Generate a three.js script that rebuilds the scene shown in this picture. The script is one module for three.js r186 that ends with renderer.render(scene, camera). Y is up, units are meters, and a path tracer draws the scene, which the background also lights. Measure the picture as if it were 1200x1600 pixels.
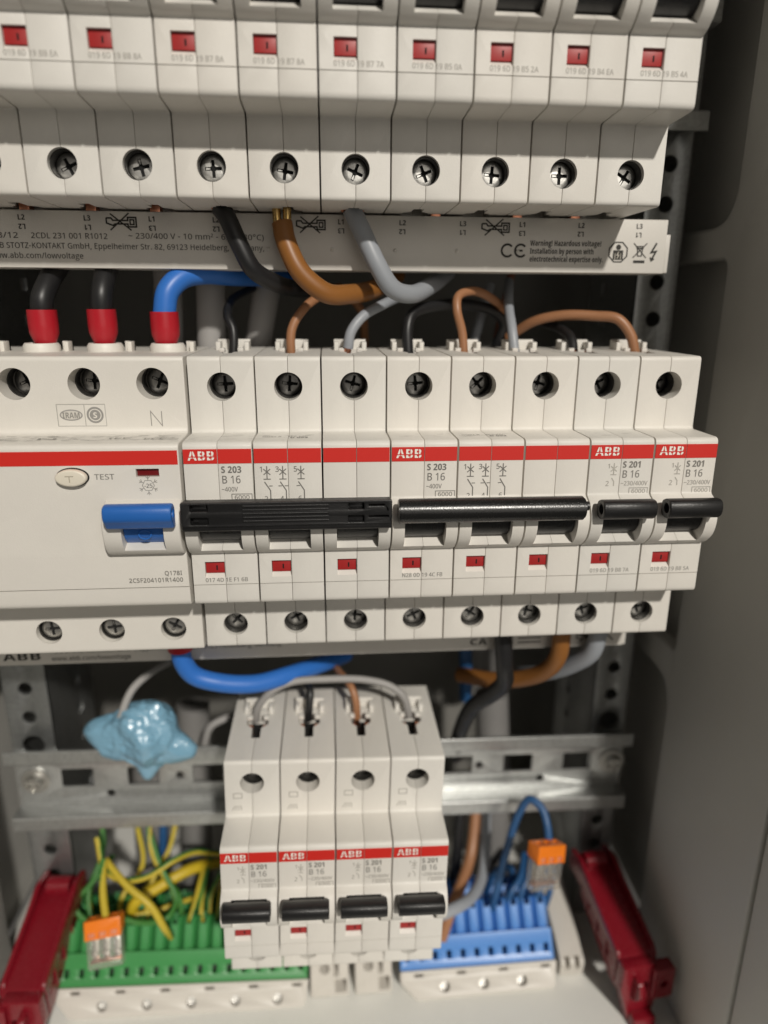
import * as THREE from 'three';
import { mergeGeometries, toCreasedNormals } from 'three/addons/utils/BufferGeometryUtils.js';
import { RectAreaLightUniformsLib } from 'three/addons/lights/RectAreaLightUniformsLib.js';
import { Brush, Evaluator, SUBTRACTION } from 'three-bvh-csg';

// ---------------------------------------------------------------- camera, light, exposure (shapes below are written in millimetres)
const S = 0.001;
const scene = new THREE.Scene();
const camera = new THREE.PerspectiveCamera(72.79, 768 / 1024, 0.01, 20);
camera.position.set(0.03636, 0.05464, 0.17408);
camera.rotation.set(-0.288, -0.083, 0.0056, 'YXZ');
camera.focus = 0.181;
camera.userData.fStop = 6.2;
const renderer = new THREE.WebGLRenderer();
renderer.toneMapping = THREE.LinearToneMapping;
renderer.toneMappingExposure = 1;
renderer.shadowMap.enabled = true;
scene.background = new THREE.Color().setRGB(0.075, 0.07, 0.063);
const lamp = new THREE.PointLight(new THREE.Color().setRGB(1, 0.945, 0.86), 40);
lamp.name = 'ceiling_lamp';
lamp.position.set(0.86, 2.18, 3.0);
lamp.castShadow = true;
lamp.shadow.radius = 4.6;
scene.add(lamp);
RectAreaLightUniformsLib.init();
const glow = new THREE.RectAreaLight(new THREE.Color().setRGB(1, 0.94, 0.85), 1.0, 1.6, 1.3);   // a wide diffuse fitting farther along the room
glow.name = 'panel_lamp';
glow.position.set(0.9, 0.35, 2.2);
glow.lookAt(0.05, -0.02, 0);
scene.add(glow);

// ---------------------------------------------------------------- helpers
let seed = 7;
const rnd = () => { seed = (seed * 1664525 + 1013904223) >>> 0; return seed / 4294967296; };
const V3 = (x, y, z) => new THREE.Vector3(x, y, z);
const taken = new Map();
function numbered(name) { const n = taken.get(name) ?? 0; taken.set(name, n + 1); return n ? name + '_' + String(n).padStart(3, '0') : name; }
function boxUV(g) {                                     // uv in millimetres from the main direction of each face
  const p = g.attributes.position, n = g.attributes.normal, uv = new Float32Array(p.count * 2);
  for (let i = 0; i < p.count; i++) {
    const ax = Math.abs(n.getX(i)), ay = Math.abs(n.getY(i)), az = Math.abs(n.getZ(i));
    const [u, v] = ax > ay && ax > az ? [p.getZ(i), p.getY(i)] : ay > az ? [p.getX(i), p.getZ(i)] : [p.getX(i), p.getY(i)];
    uv[i * 2] = u; uv[i * 2 + 1] = v;
  }
  g.setAttribute('uv', new THREE.BufferAttribute(uv, 2));
  return g;
}
function fin(g, crease = 0.7) {                         // smooth, unwrap, scale to metres
  if (g.userData.done) return g;
  if (crease) g = boxUV(toCreasedNormals(g, crease));
  g.scale(S, S, S); g.userData.done = true;
  return g;
}
function mesh(name, geo, mat, parent, at = [0, 0, 0], crease = 0.7) {
  let g = geo;
  if (!geo.userData.done) { g = geo.userData.fin ?? (geo.userData.fin = fin(geo.userData.keep ? geo : geo.clone(), crease)); }
  const m = new THREE.Mesh(g, mat);
  m.name = parent ? name : numbered(name);
  m.position.set(at[0] * S, at[1] * S, at[2] * S);
  m.castShadow = m.receiveShadow = true;
  (parent ?? scene).add(m);
  return m;
}
function tag(o, label, category, group) { o.userData = { label, category }; if (group) o.userData.group = group; return o; }
function thing(name, label, category, at = [0, 0, 0], group) {
  const o = new THREE.Group(); o.name = numbered(name); scene.add(o);
  o.position.set(at[0] * S, at[1] * S, at[2] * S);
  return tag(o, label, category, group);
}
function copy(o, base, label, at) { const c = o.clone(); c.name = numbered(base); c.userData = { ...o.userData, label }; c.position.set(at[0] * S, at[1] * S, at[2] * S); scene.add(c); return c; }
const structure = (m) => { m.userData = { kind: 'structure' }; return m; };

function poly(pts) {                                    // [x, y, corner radius]
  const s = new THREE.Shape(), n = pts.length;
  pts.forEach((p, i) => {
    const a = pts[(i + n - 1) % n], b = pts[(i + 1) % n], r = p[2] || 0;
    if (!r) { i ? s.lineTo(p[0], p[1]) : s.moveTo(p[0], p[1]); return; }
    const la = Math.hypot(a[0] - p[0], a[1] - p[1]), lb = Math.hypot(b[0] - p[0], b[1] - p[1]), ra = Math.min(r, la * 0.49), rb = Math.min(r, lb * 0.49);
    const q = [p[0] + (a[0] - p[0]) * ra / la, p[1] + (a[1] - p[1]) * ra / la], e = [p[0] + (b[0] - p[0]) * rb / lb, p[1] + (b[1] - p[1]) * rb / lb];
    i ? s.lineTo(...q) : s.moveTo(...q);
    s.quadraticCurveTo(p[0], p[1], ...e);
  });
  s.closePath();
  return s;
}
const rect = (x0, y0, x1, y1, r = 0) => poly([[x0, y0, r], [x1, y0, r], [x1, y1, r], [x0, y1, r]]);
const hole = (s, ...h) => { h.forEach((x) => s.holes.push(x)); return s; };
const disc = (x, y, r, n = 1, k = 1) => { const s = new THREE.Shape(); s.absellipse(x, y, r * n, r * k, 0, Math.PI * 2, false); return s; };
function extrude(s, depth, bevel = 0.2, seg = 2, curve = 6) {   // along z, from 0 to depth
  const g = new THREE.ExtrudeGeometry(s, { depth: depth - 2 * bevel, bevelEnabled: bevel > 0, bevelThickness: bevel, bevelSize: bevel, bevelOffset: -bevel, bevelSegments: seg, curveSegments: curve });
  return g.translate(0, 0, bevel);
}
// profile given as [z, y, r], extruded from x0 to x1
const extrudeX = (pts, x0, x1, bevel = 0.2, seg = 2, curve = 6) => extrude(Array.isArray(pts) ? poly(pts.map(([z, y, r]) => [-z, y, r])) : pts, x1 - x0, bevel, seg, curve).rotateY(Math.PI / 2).translate(x0, 0, 0);
// outline given as [x, z], extruded from y0 up to y1
const extrudeY = (pts, y0, y1, bevel = 0) => extrude(poly(pts.map(([x, z, r]) => [x, -z, r])), y1 - y0, bevel).rotateX(-Math.PI / 2).translate(0, y0, 0);
const box = (x0, x1, y0, y1, z0, z1, b = 0) => b ? extrude(rect(x0, y0, x1, y1), z1 - z0, b, 2).translate(0, 0, z0) : new THREE.BoxGeometry(x1 - x0, y1 - y0, z1 - z0).translate((x0 + x1) / 2, (y0 + y1) / 2, (z0 + z1) / 2);
const cylZ = (x, y, z0, z1, r, r2 = r, seg = 32) => new THREE.CylinderGeometry(r2, r, z1 - z0, seg).rotateX(Math.PI / 2).translate(x, y, (z0 + z1) / 2);
const cylX = (y, z, x0, x1, r, seg = 32) => new THREE.CylinderGeometry(r, r, x1 - x0, seg).rotateZ(Math.PI / 2).translate((x0 + x1) / 2, y, z);
const evaluator = new Evaluator(); evaluator.useGroups = false; evaluator.attributes = ['position', 'normal', 'uv'];
function cut(g, ...cutters) {
  let b = new Brush(g.index ? g.toNonIndexed() : g); b.updateMatrixWorld();
  for (const c of cutters) { const k = new Brush(c.index ? c.toNonIndexed() : c); k.updateMatrixWorld(); b = evaluator.evaluate(b, k, SUBTRACTION); b.updateMatrixWorld(); }
  const o = b.geometry; o.clearGroups(); return o.index ? o.toNonIndexed() : o;
}
const merge = (...gs) => mergeGeometries(gs.map((g) => { g = g.index ? g.toNonIndexed() : g; for (const k of Object.keys(g.attributes)) if (!['position', 'normal', 'uv'].includes(k)) g.deleteAttribute(k); g.clearGroups(); return g; }));
function capped(path, r, seg = 60, rad = 14) {          // a tube with closed ends
  const c = new THREE.CatmullRomCurve3(path.map((p) => V3(...p)), false, 'centripetal');
  const t = new THREE.TubeGeometry(c, seg, r, rad, false), ends = [];
  for (const e of [0, 1]) {
    const d = c.getTangentAt(e).multiplyScalar(e ? 1 : -1), g = new THREE.CircleGeometry(r * 0.999, rad);
    g.applyQuaternion(new THREE.Quaternion().setFromUnitVectors(V3(0, 0, 1), d)); const q = c.getPointAt(e); g.translate(q.x, q.y, q.z); ends.push(g);
  }
  const m = merge(t, ...ends); m.userData.curve = c; return m;
}

// ---------------------------------------------------------------- materials
function noiseTex(n, f) { const d = new Uint8Array(n * n * 4); for (let y = 0; y < n; y++) for (let x = 0; x < n; x++) { const v = f(x / n, y / n); d.set([v[0], v[1], v[2], 255], (y * n + x) * 4); } const t = new THREE.DataTexture(d, n, n); t.wrapS = t.wrapT = THREE.RepeatWrapping; t.magFilter = t.minFilter = THREE.LinearFilter; t.needsUpdate = true; return t; }
function lattice(k) { const a = Array.from({ length: k * k }, rnd); return (u, v) => { const x = u * k, y = v * k, i = Math.floor(x), j = Math.floor(y), f = (t) => t * t * (3 - 2 * t), fx = f(x - i), fy = f(y - j), at = (p, q) => a[(((q % k) + k) % k) * k + (((p % k) + k) % k)]; return (at(i, j) * (1 - fx) + at(i + 1, j) * fx) * (1 - fy) + (at(i, j + 1) * (1 - fx) + at(i + 1, j + 1) * fx) * fy; }; }
const octs = [5, 11, 23, 61, 127].map(lattice);
const coarse = (u, v) => octs[0](u, v) * 0.5 + octs[1](u, v) * 0.3 + octs[2](u, v) * 0.2, fine = (u, v) => octs[3](u, v) * 0.5 + octs[4](u, v) * 0.5;
const grain = noiseTex(256, (u, v) => { const k = 255 * fine(u, v); return [k, k, k]; });
const mottle = noiseTex(256, (u, v) => { const k = 240 + 15 * (0.7 * coarse(u, v) + 0.3 * fine(u, v)); return [k, k - 0.5, k - 1]; });
const gloss = noiseTex(256, (u, v) => { const k = 150 + 105 * (0.6 * coarse(u, v) + 0.4 * fine(u, v)); return [k, k, k]; });
const zincTex = noiseTex(256, (u, v) => { const c = Math.abs(((coarse(u, v) * 7) % 1) - 0.5) * 2, k = 190 + 40 * c + 25 * fine(u, v); return [k, k, k + 2]; });
const rep = (t, mm) => { const c = t.clone(); c.repeat.set(1000 / mm, 1000 / mm); c.needsUpdate = true; return c; };   // uv is in mm before scaling, so see uvScale
const T = (t, mm) => { const c = t.clone(); c.repeat.set(1 / mm, 1 / mm); c.needsUpdate = true; return c; };
const lin = (r, g, b) => new THREE.Color().setRGB(r, g, b);
const std = (c, rough, o = {}) => new THREE.MeshStandardMaterial({ color: lin(...c), roughness: rough, ...o });
const plastic = (c, rough, mm = 30, bump = 0.00002) => std(c, rough, { map: T(mottle, mm), roughnessMap: T(gloss, mm * 0.7), bumpMap: T(grain, 14), bumpScale: bump });
const M = {
  white: plastic([0.72, 0.695, 0.645], 0.58),
  cream: plastic([0.76, 0.71, 0.6], 0.5),
  strip: plastic([0.66, 0.635, 0.59], 0.5),
  red: std([0.62, 0.025, 0.018], 0.42),
  flag: std([0.36, 0.018, 0.018], 0.45),
  darkflag: std([0.14, 0.006, 0.008], 0.3),
  black: plastic([0.011, 0.011, 0.0115], 0.5, 30, 0.00004),
  blackGloss: std([0.01, 0.01, 0.01], 0.34, { bumpMap: T(grain, 16), bumpScale: 0.00002, roughnessMap: T(gloss, 20) }),
  dark: std([0.02, 0.02, 0.02], 0.6),
  sleeve: std([0.05, 0.048, 0.045], 0.4, { metalness: 0.6 }),
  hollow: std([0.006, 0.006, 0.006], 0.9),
  blue: plastic([0.02, 0.13, 0.46], 0.5),
  steel: std([0.64, 0.63, 0.6], 0.4, { metalness: 1, bumpMap: T(grain, 40), bumpScale: 0.00003 }),
  darkSteel: std([0.27, 0.265, 0.255], 0.34, { metalness: 1, bumpMap: T(grain, 40), bumpScale: 0.00003 }),
  zinc: std([0.58, 0.59, 0.575], 0.46, { metalness: 0.8, map: T(zincTex, 40), roughnessMap: T(gloss, 30), bumpMap: T(grain, 30), bumpScale: 0.00003 }),
  zincPost: std([0.4, 0.41, 0.405], 0.46, { metalness: 0.85, map: T(zincTex, 40), roughnessMap: T(gloss, 30), bumpMap: T(grain, 30), bumpScale: 0.00003 }),
  copper: std([0.72, 0.32, 0.2], 0.3, { metalness: 1 }),
  cabinet: plastic([0.57, 0.56, 0.525], 0.55, 120, 0.00006), floor: plastic([0.82, 0.82, 0.78], 0.5, 120, 0.00006), back: plastic([0.2, 0.195, 0.18], 0.7, 120, 0.00006),
  pvcBlack: std([0.013, 0.013, 0.014], 0.42), pvcBrown: std([0.26, 0.105, 0.024], 0.42), pvcTan: std([0.33, 0.155, 0.075], 0.42), pvcGrey: std([0.3, 0.32, 0.35], 0.42),
  pvcBlue: std([0.03, 0.16, 0.55], 0.4), pvcNavy: std([0.02, 0.085, 0.22], 0.42), sheath: std([0.34, 0.33, 0.32], 0.6), pvcRust: std([0.25, 0.1, 0.06], 0.5),
  ferrule: plastic([0.42, 0.012, 0.022], 0.45), clip: plastic([0.19, 0.006, 0.014], 0.33),
  greenBlock: plastic([0.05, 0.26, 0.075], 0.45), blueBlock: plastic([0.075, 0.24, 0.62], 0.42),
  beige: plastic([0.6, 0.57, 0.52], 0.5),
  orange: plastic([0.82, 0.2, 0.012], 0.4),
  clear: new THREE.MeshPhysicalMaterial({ color: lin(0.9, 0.88, 0.84), roughness: 0.12, transmission: 0.86, thickness: 0, ior: 1.55, bumpMap: T(grain, 40), bumpScale: 0.0003 }),
  putty: new THREE.MeshPhysicalMaterial({ color: lin(0.2, 0.4, 0.55), roughness: 0.22, clearcoat: 0.8, clearcoatRoughness: 0.25, bumpMap: T(grain, 40), bumpScale: 0.0002 }),
  twoTone: new THREE.MeshStandardMaterial({ color: 0xffffff, roughness: 0.45, vertexColors: true }),
};

// ---------------------------------------------------------------- print: one sheet of lettering, cut into small decals
const AT = 2048, PP = 15, sheet = document.createElement('canvas'); sheet.width = sheet.height = AT;
const sctx = sheet.getContext('2d');
let px = 4, py = 4, rowH = 0;
const decals = new Map();
function decal(key, w, h, draw) {                       // draw(ctx) in millimetres, y down
  if (decals.has(key)) return decals.get(key);
  const W = Math.ceil(w * PP), H = Math.ceil(h * PP);
  if (px + W + 4 > AT) { px = 4; py += rowH + 6; rowH = 0; }
  sctx.save(); sctx.beginPath(); sctx.rect(px, py, W, H); sctx.clip(); sctx.translate(px, py); sctx.scale(PP, PP); draw(sctx); sctx.restore();
  const g = new THREE.PlaneGeometry(w, h), uv = g.attributes.uv, u0 = px / AT, u1 = (px + w * PP) / AT, v1 = 1 - py / AT, v0 = 1 - (py + h * PP) / AT;
  for (let i = 0; i < 4; i++) uv.setXY(i, uv.getX(i) ? u1 : u0, uv.getY(i) ? v1 : v0);
  px += W + 6; rowH = Math.max(rowH, H);
  g.scale(S, S, S); g.userData.done = true; decals.set(key, g);
  return g;
}
const sheetTex = new THREE.CanvasTexture(sheet); sheetTex.colorSpace = THREE.SRGBColorSpace; sheetTex.magFilter = THREE.LinearFilter;
M.print = new THREE.MeshStandardMaterial({ map: sheetTex, transparent: true, roughness: 0.6 });
function print(parent, key, w, h, [x, y, z], draw, up = false) {        // centre of the print, flat on a front face or a top face
  const m = mesh('printed_marking', decal(key, w, h, draw), M.print, parent, [x, y, z]);
  if (up) m.rotation.x = -Math.PI / 2;
  m.castShadow = false;
  return m;
}
function text(c, str, x, y, size, { w = 0, color = '#77746f', font = 'sans-serif', bold = '', align = 'left' } = {}) {
  c.save(); c.font = bold + ' 100px ' + font; c.fillStyle = color; const k = size / 100, mw = c.measureText(str).width * k, sx = w ? w / mw : 1;
  c.translate(x - (align === 'center' ? mw * sx / 2 : align === 'right' ? mw * sx : 0), y); c.scale(k * sx, k); c.fillText(str, 0, 0); c.restore();
}
const line = (c, pts, lw, color) => { c.strokeStyle = color; c.lineWidth = lw; c.beginPath(); pts.forEach((p, i) => (i ? c.lineTo(...p) : c.moveTo(...p))); c.stroke(); };
const GR = '#6f6d69', LG = '#a19e98', VL = '#b6b2aa';
function logo(c, color, gap, w = 8.4, h = 2.9) {        // three bold letters divided by thin cuts
  text(c, 'ABB', 0.2, h - 0.25, h * 1.22, { w, color, bold: 'bold' });
  if (gap) { c.globalCompositeOperation = 'destination-out'; line(c, [[0, h * 0.56], [w + 1, h * 0.56]], 0.24, '#000'); for (const f of [0.17, 0.53, 0.86]) line(c, [[0.2 + w * f, 0], [0.2 + w * f, h]], 0.2, '#000'); c.globalCompositeOperation = 'source-over'; }
}
function pole(c, x, y, a, b, dashL, dashR, color) {     // circuit symbol of one pole
  text(c, a, x - 1.9, y + 1.5, 1.9, { color }); text(c, b, x - 0.9, y + 9.3, 1.9, { color });
  line(c, [[x, y], [x, y + 3.4]], 0.22, color); line(c, [[x - 0.9, y + 3.4], [x + 0.9, y + 3.4]], 0.22, color);
  for (const s of [-1, 1]) line(c, [[x - 0.85, y + 1.5 - s * 0.75], [x + 0.85, y + 1.5 + s * 0.75]], 0.22, color);
  line(c, [[x - 0.7, y + 4.1], [x + 0.75, y + 6.4], [x + 0.75, y + 9.2]], 0.25, color);
  if (dashL) line(c, [[x - 1.2, y + 5.2], [x - 0.3, y + 5.2]], 0.2, color);
  if (dashR) line(c, [[x + 0.4, y + 5.2], [x + 1.3, y + 5.2]], 0.2, color);
}
function smudge(c, w, h, n, color) { for (let i = 0; i < n; i++) { c.fillStyle = color + (0.05 + 0.16 * rnd()).toFixed(3) + ')'; c.beginPath(); c.ellipse(w * rnd(), h * (0.15 + 0.7 * rnd()), 0.4 + 1.7 * rnd(), 0.15 + 0.35 * rnd(), 0.3 * rnd() - 0.15, 0, 7); c.fill(); } }

// ---------------------------------------------------------------- the cabinet
structure(mesh('cabinet_back_wall', box(-112, 182, -214, 203, -176, -166), M.back));
structure(mesh('cabinet_floor', box(-103, 172, -214, -206, -165.9, 75, 1), M.floor));
structure(mesh('cabinet_ceiling', box(-103, 172, 196, 203, -165.9, 20), M.cabinet));
function wall(name, x, t, lip, pocket, dir) {
  const s = hole(rect(-11, -205.9, 165.8, 195.9), ...pocket.map((p) => poly(p.map(([z, y, r]) => [-z, y, r]))));
  s.holes.forEach(() => 0);
  const g = extrude(s, t, 1.1, 3, 12).rotateY(Math.PI / 2).translate(dir > 0 ? x : x - t, 0, 0);
  structure(mesh(name, merge(g, box(dir > 0 ? x + t + 4 : x - t - 7, dir > 0 ? x + t + 7 : x - t - 4, -205.9, 195.9, -165.8, -11)), M.cabinet));
}
const pockets = (lip) => [[[lip, 80, 13], [lip, 188, 6], [-160, 188, 4], [-160, 80, 4]], [[lip, -69, 2.5], [lip, 70, 5], [-160, 70, 3], [-160, -72, 3]], [[lip, -201, 4], [lip, -82, 13], [-160, -81, 4], [-160, -201, 4]]];
wall('cabinet_right_wall', 165, 6, -52, pockets(-52), 1);
wall('cabinet_left_wall', -95, 6, -58, pockets(-58), -1);
structure(mesh('cabinet_right_frame', box(165.3, 176, -205.9, 195.9, 11.9, 40, 1), M.cabinet));
structure(mesh('cabinet_left_frame', box(-106, -95.3, -205.9, 195.9, 11.9, 40, 1), M.cabinet));

// perforated mounting posts
function post(x0, x1, label, big) {
  const o = thing('mounting_post', label, 'mounting post', [(x0 + x1) / 2, -205.9, -89]);
  const w = (x1 - x0) / 2, s = rect(-w, 0, w, 400, 0.8);
  for (let k = -1; k < 24; k++) { const y = 111.7 - 12.18 * k + 205.9, b = Math.abs(y - 205.9 - big) < 4; s.holes.push(disc(0, y, b ? 4.1 : 2.5)); }
  mesh('front_web', extrude(s, 1.8, 0.3, 2, 16).translate(0, 0, 21.2), M.zincPost, o);
  for (const d of [-1, 1]) { const f = rect(-20.8, 0, 22.8, 400); for (let k = -1; k < 24; k++) f.holes.push(rect(-8, 314 - 12.18 * k, -3.5, 318 - 12.18 * k)); mesh('side_flange', extrude(f, 1.5, 0.2).rotateY(-Math.PI / 2).translate(d > 0 ? w : -w + 1.5, 0, 0), M.zincPost, o); }
}
post(142, 156, 'perforated zinc upright post at the right side of the cabinet', -107);
post(-86, -70, 'perforated zinc upright post at the left side of the cabinet', -108);

// mounting rails
function rail(y, label, tilt, slots) {
  const o = thing('mounting_rail', label, 'mounting rail', [35, y, -66]);
  const L = 121, s = rect(-L, -12.6, L, 12.6);
  if (slots) { for (let x = -98; x < 115; x += 25) s.holes.push(rect(x - 6, -3.6, x + 6, 4.4, 0.6)); for (const x of [-59, 61, -86, 87]) s.holes.push(disc(x, -7.2 * (Math.abs(x) > 70 ? 1 : 0), 1.6)); }
  mesh('web', extrude(s, 1, 0.15), M.zinc, o);
  for (const d of [1, -1]) {
    mesh('side_fold', extrudeX([[0.6, d * 12.6, 0.4], [7.6, d * 12.6, 0.8], [7.6, d * 17.6, 0.5], [8.6, d * 17.6, 0.5], [8.6, d * 11.6, 1], [0.6, d * 11.6, 0.4]], -L, L, 0.2), M.zinc, o);
  }
  if (slots) for (const x of [-113.6, 116.6]) {
    const w = mesh('washer', extrude(hole(disc(x, 0, 5.4), disc(x, 0, 1.5)), 1, 0.2, 2, 20).translate(0, 0, 1.02), M.steel, o);
    mesh('screw_head', cut(cylZ(x, 0, 2, 4.6, 3.6, 3), box(x - 3, x + 3, -0.5, 0.5, 3.4, 6), box(x - 0.5, x + 0.5, -3, 3, 3.4, 6)), M.steel, o);
  }
  o.rotation.z = tilt;
}
rail(124.9, 'zinc mounting rail end behind the top row of breakers', 0, false);
rail(0, 'zinc mounting rail hidden behind the middle row of breakers', 0, false);
rail(-124.2, 'slotted zinc mounting rail carrying the four bottom breakers', -0.016, true);

// ---------------------------------------------------------------- circuit breakers
const bodyProfile = [[-58, 41.9, 0.6], [-14, 41.9, 1.3], [-14, 21.8, 1], [-0.1, 21.8, 1.6], [0, 6.7, 0.6], [2.8, 5.2, 1.2], [4.7, 1.9, 1.8], [4.7, -1.2, 2.4], [3.4, -4.6, 2.4], [0.4, -7.2, 1.2], [-1.3, -7.9, 0.5], [-1.3, -22.7, 1.6], [-14, -23.2, 0.8], [-14, -41.9, 1.3], [-58, -41.9, 0.6]];
const portShape = [[5.15, -42], [12.35, -42], [12.35, -34.4], [10.2, -32], [10.2, -26.5], [7.3, -26.5], [7.3, -32], [5.15, -34.4]];
const cutters = () => [
  cylZ(8.75, 34, -26, -10, 3.75, 3.75, 40), cylZ(8.75, -34.6, -26, -10, 3.5, 3.5, 40),
  extrudeX([[9, 5.2], [-4, 5.2], [-7, 2], [-2.4, -3.7], [2.4, -6.9], [9, -9.9]], 3.4, 14.2, 0),
  extrudeX([[0.5, -10.4], [-3.4, -10.4], [-3.4, -13.3], [-1.2, -15.1], [0.5, -16.5]], 3.5, 8.66, 0),
  box(-1, 19, -17, -16.8, -1.9, 0.5),
  extrudeY(portShape, 35, 43), extrudeY(portShape, -43, -35),
];
const shell = [[0.2, 8.71], [8.79, 17.3]].map(([a, b]) => { const g = cut(extrudeX(bodyProfile, a, b, 0.16, 2, 6), ...cutters()); return fin(g, 0.6); });
function screwGeo(r, deep = 1.5, kind = 0) {
  const g = new THREE.LatheGeometry([[0, -6], [r * 0.8, -6], [r * 0.8, -2.2], [r, -2.2], [r, -0.8], [r * 0.94, -0.32], [r * 0.82, -0.1], [r * 0.55, -0.02], [0, 0]].map((p) => new THREE.Vector2(...p)), 40).rotateX(Math.PI / 2);
  const c = [];
  for (const a of kind ? [0] : [0, Math.PI / 2]) c.push(extrude(poly([[-0.32, -deep], [0.32, -deep], [0.46, 1], [-0.46, 1]]), r * 1.24, 0).rotateX(Math.PI / 2).translate(0, r * 0.62, 0).rotateX(0).rotateZ(a));
  c[0] = c[0]; if (!kind) c.push(new THREE.ConeGeometry(1.15, 2.4, 24).rotateX(-Math.PI / 2).translate(0, 0, -0.4)); else c.push(box(-r * 2, r * 2, -0.55, 0.55, -deep, 1));
  return fin(cut(g, ...c), 0.5);
}
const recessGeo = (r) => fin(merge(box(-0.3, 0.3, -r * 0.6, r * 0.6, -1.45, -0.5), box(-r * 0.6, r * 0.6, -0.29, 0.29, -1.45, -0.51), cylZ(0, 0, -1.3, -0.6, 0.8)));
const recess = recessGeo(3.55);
const screwPz = screwGeo(3.55), screwSlot = screwGeo(3.55, 1.7, 1), screwLow = screwGeo(3.32), screwBig = screwGeo(3.75, 1.8);
const G = {
  stripe: fin(box(0.32, 17.18, 16.4, 20.1, 0, 0.07)),
  stripeHalf: [[0.3, 8.66], [8.84, 17.2]].map(([a, b]) => fin(box(a, b, 16.4, 20.1, -0.3, 0.07))),
  flag: fin(box(3.6, 8.6, -13.8, -10.5, -3.3, -2.1, 0.15)), tick: fin(box(6.3, 6.7, -13, -11.7, -2.14, -2.07)),
  drum: fin(cut(cylX(1, -2.3, 3.65, 13.95, 5.4, 40), box(0, 18, -7, 9, -12, -4.2))),
  neck: fin(extrudeX([[1, 4.9, 0.8], [1.5, 1.2, 0.8], [7, 2.2, 0.8], [7.4, 5.6, 0.8]], 4.2, 13.6, 0.3)),
  bar: fin(extrudeX(hole(poly([[-4, 6.0, 1], [-6.4, 7.3, 1.8], [-9.3, 6.9, 2.4], [-9.7, 3.6, 2.6], [-7.6, 1.7, 2], [-4.2, 2.2, 1]]), disc(-6.9, 4.6, 1.3)), 1.5, 15.6, 0.35)),
  collar: fin(merge(box(3.9, 13.6, 41.4, 44.9, -46.4, -44.9, 0.25), box(3.9, 5.3, 41.4, 44.3, -45, -40.6, 0.25), box(12.2, 13.6, 41.4, 44.3, -45, -40.6, 0.25), box(5.2, 6.9, 41.4, 42.7, -39.3, -37.2, 0.25), box(10.6, 12.3, 41.4, 42.7, -39.3, -37.2, 0.25))),
  clamp: fin(box(5.3, 12.2, 30, 37, -41.8, -32.3)), jaw: fin(merge(box(5.5, 7.1, 36, 40.3, -36.6, -34.9, 0.3), box(10.4, 12, 36, 40.3, -36.6, -34.9, 0.3))),
  tip: fin(new THREE.SphereGeometry(1.1, 16, 10).scale(1, 0.7, 1.3).translate(8.75, 38.3, -29)),
};
const liner = (r, z0, z1) => fin(new THREE.LatheGeometry([[r, z0], [r, z1], [r - 0.25, z1], [r - 0.25, z0]].map((p) => new THREE.Vector2(...p)), 32).rotateX(Math.PI / 2));
G.linerTop = liner(3.74, -9, -4.6); G.linerLow = liner(3.49, -9, -1.6); G.linerBig = liner(4.09, -9, -5.6); G.linerMid = liner(3.59, -9, -2);
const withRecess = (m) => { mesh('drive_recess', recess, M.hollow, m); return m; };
function addPole(o, x, opt = {}) {                       // one pole, its left edge at x
  const at = [x, 0, 0];
  for (const g of shell) mesh('body_shell', g, M.white, o, at);
  for (const g of G.stripeHalf) mesh('red_stripe', g, M.red, o, at);
  const f = mesh('switch_indicator', G.flag, M.flag, o, at); mesh('tick_mark', G.tick, M.hollow, f);
  const s1 = withRecess(mesh('terminal_screw', screwPz, opt.top ?? M.darkSteel, o, [x + 8.75, 34, -14 - (opt.depth ?? 8)])); s1.rotation.z = opt.turn ?? rnd() * 3;
  const s2 = withRecess(mesh('terminal_screw', screwLow, opt.low ?? M.steel, o, [x + 8.75, -34.6, -14 - (opt.lowDepth ?? 4)])); s2.rotation.z = rnd() * 3;
  mesh('screw_sleeve', G.linerTop, M.sleeve, o, [x + 8.75, 34, -14]); mesh('screw_sleeve', G.linerLow, M.sleeve, o, [x + 8.75, -34.6, -14]);
  const d = mesh('lever', G.drum, M.black, o, at);
  print(d, 'on', 9, 2.4, [8.8, -0.6, 2.92], (c) => { text(c, 'I', 0.9, 2, 2.2, { color: '#2c2c2c' }); text(c, 'ON', 4.6, 2, 2.2, { color: '#2c2c2c' }); }).rotation.x = 0.31;
  mesh('lever_neck', G.neck, M.black, d);
  mesh('wire_guide', G.collar, M.white, o, at);
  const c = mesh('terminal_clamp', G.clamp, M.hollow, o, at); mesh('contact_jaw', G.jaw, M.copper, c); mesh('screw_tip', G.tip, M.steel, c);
  return o;
}
const rating = (kind) => (c) => {
  const a = kind === 203 ? GR : '#7d7a75', b = kind === 203 ? '#85827d' : '#aeaaa3';
  text(c, 'S ' + kind, 0.5, 2.1, 2.35, { w: 5.2, color: a, bold: 'bold' }); text(c, 'B 16', 0.5, 4.85, 2.75, { w: 4.9, color: a });
  text(c, kind === 203 ? '~400V' : '~230/400V', 0.4, 7, 1.7, { w: kind === 203 ? 4.1 : 7.4, color: b });
  c.strokeStyle = b; c.lineWidth = 0.17; c.strokeRect(2.9, 7.7, 5.1, 1.75); text(c, '6000', 5.45, 9.15, 1.6, { w: 3.9, color: b, align: 'center' }); c.strokeRect(4.4, 9.45, 2.1, 1.75); text(c, '3', 5.45, 10.95, 1.6, { color: b, align: 'center' });
};
const serial = (o, x, str, col = LG) => print(o, 'n' + str, 12.6, 1.8, [x + 9.2, -15.45, -1.24], (c) => text(c, str, 0.5, 1.5, 1.55, { w: 11.2, color: col }));
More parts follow.
